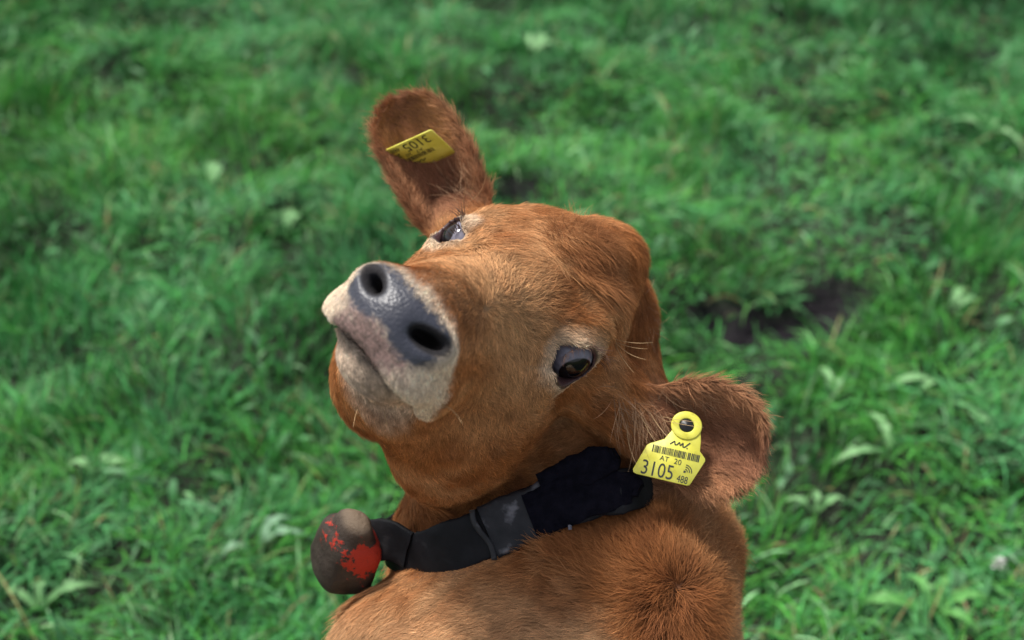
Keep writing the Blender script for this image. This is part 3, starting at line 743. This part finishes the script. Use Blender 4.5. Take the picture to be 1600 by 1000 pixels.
def ear_tag(name_label, org, X, Y, Z, outl=outl, stud=True):
    root = empty('ear_tag', tuple(toworld(org)[0])); props(root, name_label, 'ear tag', 'yellow ear tags of the calf')
    pl = lambda p, z: org+X*p[0]+Y*p[1]+Z*z
    def slab(name, poly, z0, z1, m):
        n = len(poly); bev = .035; cx = np.mean(poly, 0)
        ins = [np.array(p)+(cx-np.array(p))/np.linalg.norm(cx-np.array(p))*bev for p in poly]
        V = [pl(p, z0) for p in poly]+[pl(p, z1-bev) for p in poly]+[pl(p, z1) for p in ins]
        Fs = [list(range(n))[::-1], [2*n+i for i in range(n)]]
        for k in (0, n): Fs += [[k+i, k+(i+1) % n, k+n+(i+1) % n, k+n+i] for i in range(n)]
        return mesh_obj(name, toworld(np.array(V)), Fs, m, root, smooth=False)
    # subdivide long edges so the plate can bow slightly
    poly = []
    for i, p in enumerate(outl):
        q = outl[(i+1) % len(outl)]; k = max(1, int(np.linalg.norm(q-p)/.8)); poly += [p+(q-p)*j/k for j in range(k)]
    slab('plate', poly[::-1], -.06, .06, yel)
    if stud:
        # ring of the button
        V = []; Fs = []; nu = 40; pr = [(.62, -.1), (1.24, -.1), (1.30, 0), (1.28, .1), (1.18, .16), (.72, .2), (.62, .14)]
        for i in range(nu):
            a = 2*math.pi*i/nu
            for (r_, z_) in pr: V.append(org+X*r_*math.cos(a)+Y*r_*math.sin(a)*.93+Z*(z_*.7+.06))
        m_ = len(pr)
        for i in range(nu):
            for k in range(m_): Fs.append([i*m_+k, ((i+1) % nu)*m_+k, ((i+1) % nu)*m_+(k+1) % m_, i*m_+(k+1) % m_])
        mesh_obj('button', toworld(np.array(V)), Fs, yel, root)
        V = []; Fs = []
        for k, (r_, z_) in enumerate([(.64, -.05), (.64, .12), (.45, .2), (.12, .34), (0.01, .36)]):
            for i in range(24): a = 2*math.pi*i/24; V.append(org+X*r_*math.cos(a)+Y*r_*math.sin(a)*.93+Z*z_)
        for k in range(4):
            for i in range(24): Fs.append([k*24+i, k*24+(i+1) % 24, (k+1)*24+(i+1) % 24, (k+1)*24+i])
        mesh_obj('stud', toworld(np.array(V)), Fs, blk, root)
    # print
    V = []; Fs = []
    def addp(v, f):
        b0 = len(V); V.extend(v); Fs.extend([[b0+i for i in ff] for ff in f])
    T = lambda txt, px, py, size, **k: addp(*text_mesh(txt, size, tag2d(px, py), **k))
    T('3105', 1025, 737.5, 1.75, sx=.80, rot=.03); T('488', 1064, 752, .86, sx=.72); T('AT', 1036.5, 719, .60); T('20', 1057.5, 724, .64)
    zz = [tag2d(1030+a/20, 680+c/20) for a, c in ((315, 300), (470, 205), (475, 325), (540, 325), (620, 245), (640, 355), (735, 270), (720, 400), (785, 400), (960, 265))]
    for p, q in zip(zz, zz[1:]):
        h = np.array([-(q-p)[1], (q-p)[0]]); h *= .05/np.linalg.norm(h); addp([p-h, q-h, q+h, p+h], [[0, 1, 2, 3]])
    dz = tag2d(1072.7, 702); addp([dz+np.array(q)*.05 for q in ((-1, -1), (1, -1), (1, 1), (-1, 1))], [[0, 1, 2, 3]])
    rr = random.Random(5); x = 0; c0 = tag2d(1018, 701.5); c1 = tag2d(1092, 718.5); wd = c1-c0; Lx = np.linalg.norm(wd); wd = wd/Lx; hv = np.array([-wd[1], wd[0]])*.30
    while x < Lx:
        bw = rr.choice([.035, .05, .09, .05]); p = c0+wd*x; q = c0+wd*(x+bw)
        addp([p-hv, q-hv, q+hv, p+hv], [[0, 1, 2, 3]]); x += bw+rr.choice([.035, .05, .08, .05, .11])
    wc = tag2d(1068, 739); 
    for r_ in (.22, .40, .58):
        vv = []; ff = []
        for i in range(9):
            a = math.radians(0+90*i/8); 
            vv += [wc+np.array([math.cos(a), math.sin(a)])*(r_-.04), wc+np.array([math.cos(a), math.sin(a)])*(r_+.04)]
        addp(vv, [[2*i, 2*i+1, 2*i+3, 2*i+2] for i in range(8)])
    addp([wc+np.array(q)*.09 for q in ((-1, -1), (1, -1), (1, 1), (-1, 1))], [[0, 1, 2, 3]])
    P3 = np.array([pl(p, .085) for p in V])
    o = mesh_obj('lettering', toworld(P3), Fs, ink, root, smooth=False)
    settle(root)
H, _ = hit([1072.6], [665.3]); o3 = C3(1072.6, 665.3, -2.2)
X = np.array([TX[0], TX[1], .10]); Y = np.array([TY[0], TY[1], -.25]); Y = -np.array([.0, 0, 0])+Y
X /= np.linalg.norm(X); Y -= X*(Y @ X); Y /= np.linalg.norm(Y); Z = np.cross(Y, X)
Z = Z if Z[2] > 0 else -Z
ear_tag('yellow ear tag printed 3105 hanging in the lower drooping ear beside the collar', o3, X, Y, Z)
H2, _ = hit([672], [225])
bl = C3(672, 205, -11.9); Xf = np.array([-56., 21, -23]); Yf = np.array([44., 36, -78]); Xf /= np.linalg.norm(Xf); Yf -= Xf*(Yf @ Xf); Yf /= np.linalg.norm(Yf)
Zf = np.cross(Yf, Xf); Zf = Zf if Zf[2] > 0 else -Zf
rect = [np.array(p) for p in ((-3.6, -4.8), (-3.45, -5.0), (1.3, -5.0), (1.5, -4.8), (1.5, -.8), (1.3, -.6), (-3.4, -.6), (-3.6, -.8))][::-1]; rect = [p+np.array([-.0, -.0]) for p in rect]
c_bl = tag2d(987, 740); of = bl-Xf*c_bl[0]-Yf*c_bl[1]
ear_tag('yellow ear tag seen upside down in the raised ear, half sunk in hair', of, Xf, Yf, Zf, rect, False)

# ------------------------------------------------------------------ ground and grass
MUD = [(1205, 508, .15, .05), (1305, 485, .08, .05), (1120, 488, .08, .03), (1540, 78, .07, .04), (1385, 125, .06, .04), (800, 305, .10, .05), (180, 150, .05, .02)]
mudc = [(ground_at(a, b)[:2], c, d) for a, b, c, d in MUD]
def mudf(X, Y):
    m = np.zeros(len(X))
    P = np.c_[X, Y, 0*X]; wob = vnoise(P, 14, 5)*.35+vnoise(P, 35, 6)*.2
    for (c, rx, ry) in mudc: m = np.maximum(m, 1.0-np.hypot((X-c[0])/rx, (Y-c[1])/(ry*1.9))+wob*.9)
    return np.clip(m, -1, 1)
def gheight(X, Y):
    P = np.c_[X, Y, 0*X]
    h = .03*vnoise(P, 2.2, 1)+.04*vnoise(P, 5.5, 2)+.022*vnoise(P, 11, 3)
    return h-.05*sst(0, .5, mudf(X, Y))
gx = np.concatenate([[-150, -60, -25, -12, -6], np.linspace(-3.2, 3.2, 260), [6, 12, 25, 60, 150]]); gy = np.concatenate([[-60, -20, -8, -3], np.linspace(-1, 5.6, 260), [7, 9, 13, 20, 40, 90, 200]])
GX, GY = np.meshgrid(gx, gy, indexing='ij'); gX, gY = GX.ravel(), GY.ravel()
gz = gheight(gX, gY)
GV = np.c_[gX, gY, gz]; ny = len(gy)
I, J = np.meshgrid(np.arange(len(gx)-1), np.arange(ny-1), indexing='ij'); I = I.ravel(); J = J.ravel()
GF = np.stack([I*ny+J, (I+1)*ny+J, (I+1)*ny+J+1, I*ny+J+1], 1)
mud = sst(-.1, .25, mudf(gX, gY))
far = sst(3.6, 8, np.hypot(gX, gY-1.5))[:, None]
gc = np.array([.020, .032, .014])*(1-far)+np.array([.045, .095, .03])*far
gc = gc*(1-mud[:, None])+np.array([.010, .008, .011])*mud[:, None]
gm = mat('soil', .8, attr='gcol', spec=.3)
nt = gm.node_tree; tc = nt.nodes.new('ShaderNodeTexCoord'); n1 = nt.nodes.new('ShaderNodeTexNoise'); n1.inputs['Scale'].default_value = 45; n1.inputs['Detail'].default_value = 8
bp = nt.nodes.new('ShaderNodeBump'); bp.inputs['Distance'].default_value = .02; nt.links.new(tc.outputs['Object'], n1.inputs['Vector']); nt.links.new(n1.outputs[0], bp.inputs['Height']); nt.links.new(bp.outputs[0], nt.nodes['Principled BSDF'].inputs['Normal'])
g = mesh_obj('ground', GV, GF, gm, attrs={'gcol': gc}); props(g, 'dark soil under the meadow with a few bare muddy hollows', kind='structure')

grm = mat('grass_blade', .55, attr='bcol', spec=.22)
b = grm.node_tree.nodes['Principled BSDF']
try: b.inputs['Transmission Weight'].default_value = 0
except Exception: pass
def sample_ground(n, near_bias=True):
    # uniform over the visible wedge and a generous margin on every side
    Y = rng.uniform(-.2, 5.2, n*3); X = rng.uniform(-3.0, 3.0, n*3)
    keep = np.abs(X) < .75+.46*np.maximum(Y, 0)
    edgef = (Y > .85) & (Y < 4.3)
    keep &= edgef | (rng.random(n*3) < .25)
    X, Y = X[keep][:n], Y[keep][:n]; return X, Y
def blades(name, n, Lr, Wr, colfn, seed, flat=.5, K=5, wprof=None, label=None, clump=True, minmud=.0):
    X, Y = sample_ground(n); n = len(X); P = np.c_[X, Y, 0*X]
    ok = (mudf(X, Y)+.13*rng.random(n) < .14)
    dcl = vnoise(P, 6, seed+1)+.6*vnoise(P, 16, seed+2)
    ok &= rng.random(n) < .55+.45*sst(-.7, .3, dcl)
    X, Y, P, dcl = X[ok], Y[ok], P[ok], dcl[ok]; n = len(X)
    Z = gheight(X, Y)
    ln = rng.uniform(*Lr, n)*(1+.45*np.clip(dcl, -1, 1)); wd = rng.uniform(*Wr, n)
    sw = math.pi*(1.3*vnoise(P, 2.6, seed+3)+.7*vnoise(P, 7, seed+4))+1.25*rng.standard_normal(n)
    lean = np.clip(.95+flat*vnoise(P, 4, seed+5)+.35*rng.standard_normal(n), .1, 1.7)
    dr = np.c_[np.cos(sw), np.sin(sw), 0*sw]; side = np.c_[-np.sin(sw), np.cos(sw), 0*sw]
    tw = rng.uniform(-.9, .9, n)
    sdv = side*np.cos(tw)[:, None]+np.array([0, 0, 1.])*np.sin(tw)[:, None]
    base = np.c_[X, Y, Z-.005]
    V = np.zeros((n, K, 2, 3)); cx = np.zeros((n, 3)); prev = 0
    wprof = wprof or [.7, 1, .95, .65, .06]
    for k in range(K):
        tt = k/(K-1)
        if k:
            ang = lean*(.35+1.1*(tt-.5/(K-1)))
            st = ln/(K-1)
            cx = cx+dr*(st*np.sin(ang))[:, None]+np.array([0, 0, 1.])*(st*np.cos(ang))[:, None]
            cx[:, 2] = np.maximum(cx[:, 2], .006+.01*rng.random(n))
        w = wd*wprof[k]*.5
        V[:, k, 0] = base+cx-sdv*w[:, None]; V[:, k, 1] = base+cx+sdv*w[:, None]
    idx = np.arange(n)[:, None]*(2*K)
    Fs = np.concatenate([idx+np.array([2*k, 2*k+1, 2*k+3, 2*k+2]) for k in range(K-1)])
    c = colfn(P, n, dcl); C = np.repeat(c[:, None], 2*K, 1).reshape(-1, 3)
    o = mesh_obj(name, V.reshape(-1, 3), Fs, grm, attrs={'bcol': C}, smooth=True)
    props(o, label, 'grass', kind='stuff'); return o
G1 = np.array([.038, .215, .042]); G2 = np.array([.066, .28, .038]); G3 = np.array([.075, .28, .105]); G4 = np.array([.24, .44, .22]); STRAW = np.array([.30, .24, .12])
def gcol(P, n, dcl):
    a = vnoise(P, 1.4, 100); b2 = vnoise(P, 8, 101)
    c = np.tile(G1, (n, 1)); c = mixc(c, G2, sst(-.2, .6, a+.5*rng.standard_normal(n))); c = mixc(c, G3, sst(0, .7, b2+.5*rng.standard_normal(n))*.8)
    c = mixc(c, G4, (rng.random(n) < .16)*rng.random(n)); c = mixc(c, STRAW, (rng.random(n) < .05+.12*sst(.25, .8, vnoise(P, 1.9, 103)))*rng.uniform(.3, 1, n))
    yl = sst(-.1, .7, vnoise(P, 3.3, 104)+.4*rng.standard_normal(n)); c = c*(1+np.array([.10, .0, -.05])*yl[:, None])
    return c*np.exp(.28*rng.standard_normal(n))[:, None]
if GRASS > 0:
    blades('grass', int(175000*GRASS), (.028, .105), (.002, .0048), gcol, 200, .8, K=4, wprof=[.8, 1, .8, .06], label='matted fresh green grass of the meadow, lying in swirls and tussocks')
    def bcol(P, n, dcl):
        c = np.tile(np.array([.06, .20, .07]), (n, 1)); c = mixc(c, (.17, .33, .17), rng.random(n)**2.5); return c*np.exp(.2*rng.standard_normal(n))[:, None]
    o = blades('broad_leaf_weeds', int(4800*GRASS), (.025, .07), (.008, .018), bcol, 300, .5, K=5, wprof=[.2, .8, 1, .8, .08], label='broad pale leaves of low weeds scattered through the grass')
    o['category'] = 'weeds'

# single plants one can point at
leafm = mat('pale_leaf', .55, attr='lcol', spec=.3)
def lobed_leaf(L, Wd, lobes, droop, seed, col):
    r = random.Random(seed); n = 26; V = []; C = []; Fs = []
    for i in range(n):
        t = i/(n-1); env = math.sin(math.pi*min(1, t*1.02)**.75)**.8*(.35+.65*t) if t < .97 else .15
        saw = 1-.62*((t*lobes) % 1) if lobes else 1
        w = Wd*max(.04, env*saw)*(1 if t > .12 else .25)
        z = .035*math.sin(math.pi*t*.9)-droop*t*t
        x = L*t
        for u in (-1, -.12, 0, .12, 1):
            V.append((x-(L*.06 if abs(u) == 1 and lobes else 0), w*u, z+abs(u)*w*.30-(.0015 if u == 0 else 0)))
            C.append(np.array(col)*(1.0 if abs(u) == 1 else 1.35))
    for i in range(n-1):
        for k in range(4): Fs.append([i*5+k, i*5+k+1, i*5+k+6, i*5+k+5])
    return np.array(V), np.array(Fs), np.clip(np.array(C), 0, 1)
def plant(px, py, label, leaves, name='dandelion_plant', cat='plant', lobes=5, col=(.17, .34, .14), hz=.016, group='broad-leaved weeds in the grass'):
    p = ground_at(px, py, hz); p[2] = gheight(np.array([p[0]]), np.array([p[1]]))[0]+hz
    root = empty(name, tuple(p)); props(root, label, cat, group)
    for k, (deg, L, wd) in enumerate(leaves):
        V, Fs, C = lobed_leaf(L, wd, lobes, .02, px+k, col)
        a = math.radians(deg); R = np.array([[math.cos(a), -math.sin(a), 0], [math.sin(a), math.cos(a), 0], [0, 0, 1]])
        o = mesh_obj('leaf', V @ R.T, Fs, leafm, root, attrs={'lcol': C})
plant(1385, 735, 'large pale dandelion with jagged leaves lying in a Y, right of the near ear', [(95, .13, .018), (190, .13, .017)])
plant(1300, 655, 'narrow pale leaf standing up behind the dandelion, right of the near ear', [(100, .11, .012), (75, .07, .010)], lobes=0)
plant(1470, 625, 'pale leaf lying flat towards the right, up from the jagged dandelion', [(180, .12, .014), (200, .07, .01)], lobes=0)
plant(1545, 200, 'pale broad leaf bent over near the upper right edge of the picture', [(150, .13, .022), (-50, .12, .022), (40, .07, .016)], lobes=3)
plant(1450, 975, 'bright green dandelion with toothed leaves at the lower right', [(170, .14, .022), (20, .12, .02), (100, .09, .018), (60, .1, .017), (-30, .09, .018)], col=(.10, .28, .07))
plant(60, 950, 'pale broad leaves at the lower left edge of the picture', [(150, .09, .02), (35, .11, .02), (100, .07, .018)], lobes=2)
plant(160, 765, 'pale weed with crumpled leaves at the left, above the lower corner', [(20, .08, .018), (160, .07, .017), (60, .06, .016)], lobes=3)
plant(400, 870, 'pale silvery dandelion leaves left of the cowbell', [(60, .10, .02), (25, .10, .018), (200, .07, .016)], lobes=4, col=(.19, .33, .2))
plant(330, 290, 'tall pale leaf far behind, between the left edge and the raised ear', [(95, .12, .022), (70, .09, .016)], lobes=0)
plant(830, 100, 'pale blurred leaves far behind, above the raised ear', [(60, .13, .025), (100, .12, .02), (20, .1, .02)], lobes=0)
plant(445, 345, 'pale leaf clump between the raised ear and the left side', [(90, .10, .02), (60, .08, .018)], lobes=0)
plant(1480, 500, 'pale leaf bending down to the right of the muddy hollow', [(60, .10, .016), (20, .09, .014)], lobes=0)
plant(1270, 820, 'pale crumpled leaves below the near ear at the right of the body', [(30, .08, .015), (150, .07, .014), (80, .06, .014)], lobes=3)

fr = ground_at(1560, 880, .05); flower = empty('clover_flower', tuple(fr)); props(flower, 'small white clover flower head near the lower right edge', 'flower')
V, Fs = uv_sphere((0, 0, 0), 1, (0, 0, 1), 12, 8); petals = []; pf = []
rr = random.Random(3)
for k in range(46):
    th = math.acos(1-1.5*rr.random()); ph = rr.random()*6.283; d = np.array([math.sin(th)*math.cos(ph), math.sin(th)*math.sin(ph), math.cos(th)])
    s = np.cross(d, [.3, .5, .8]); s /= np.linalg.norm(s); b0 = len(petals); u = np.cross(d, s)
    petals += [d*.004-s*.0012, d*.004+s*.0012, d*.013+s*.002+u*.001, d*.013-s*.002+u*.001]; pf.append([b0, b0+1, b0+2, b0+3])
mesh_obj('petals', np.array(petals), pf, mat('white_petal', .6, (.62, .6, .58)), flower)['kind'] = 'stuff'
st = np.array([[(.0012*math.cos(a), .0012*math.sin(a)+0, z) for a in (0, 2.1, 4.2)] for z in (0, -.03, -.06)]).reshape(-1, 3)
mesh_obj('stem', st, [[k*3+i, k*3+(i+1) % 3, (k+1)*3+(i+1) % 3, (k+1)*3+i] for k in range(2) for i in range(3)], mat('stem_green', .6, (.07, .2, .05)), flower)
p0 = ground_at(60, 1010, .05); p1 = ground_at(-10, 885, .12)
stalk = open_spline([p0, p0*.6+p1*.4+np.array([0, 0, .03]), p1], 8)
SV = np.array([[q+np.array([.0018*math.cos(a), .0018*math.sin(a), 0]) for a in (0, 1.57, 3.14, 4.71)] for q in stalk]).reshape(-1, 3)
o = mesh_obj('grass_stalk', SV, [[k*4+i, k*4+(i+1) % 4, (k+1)*4+(i+1) % 4, (k+1)*4+i] for k in range(len(stalk)-1) for i in range(4)], mat('dry_stalk', .6, (.30, .30, .10)))
props(o, 'thin yellowish stalk leaning in from the lower left corner', 'stalk')
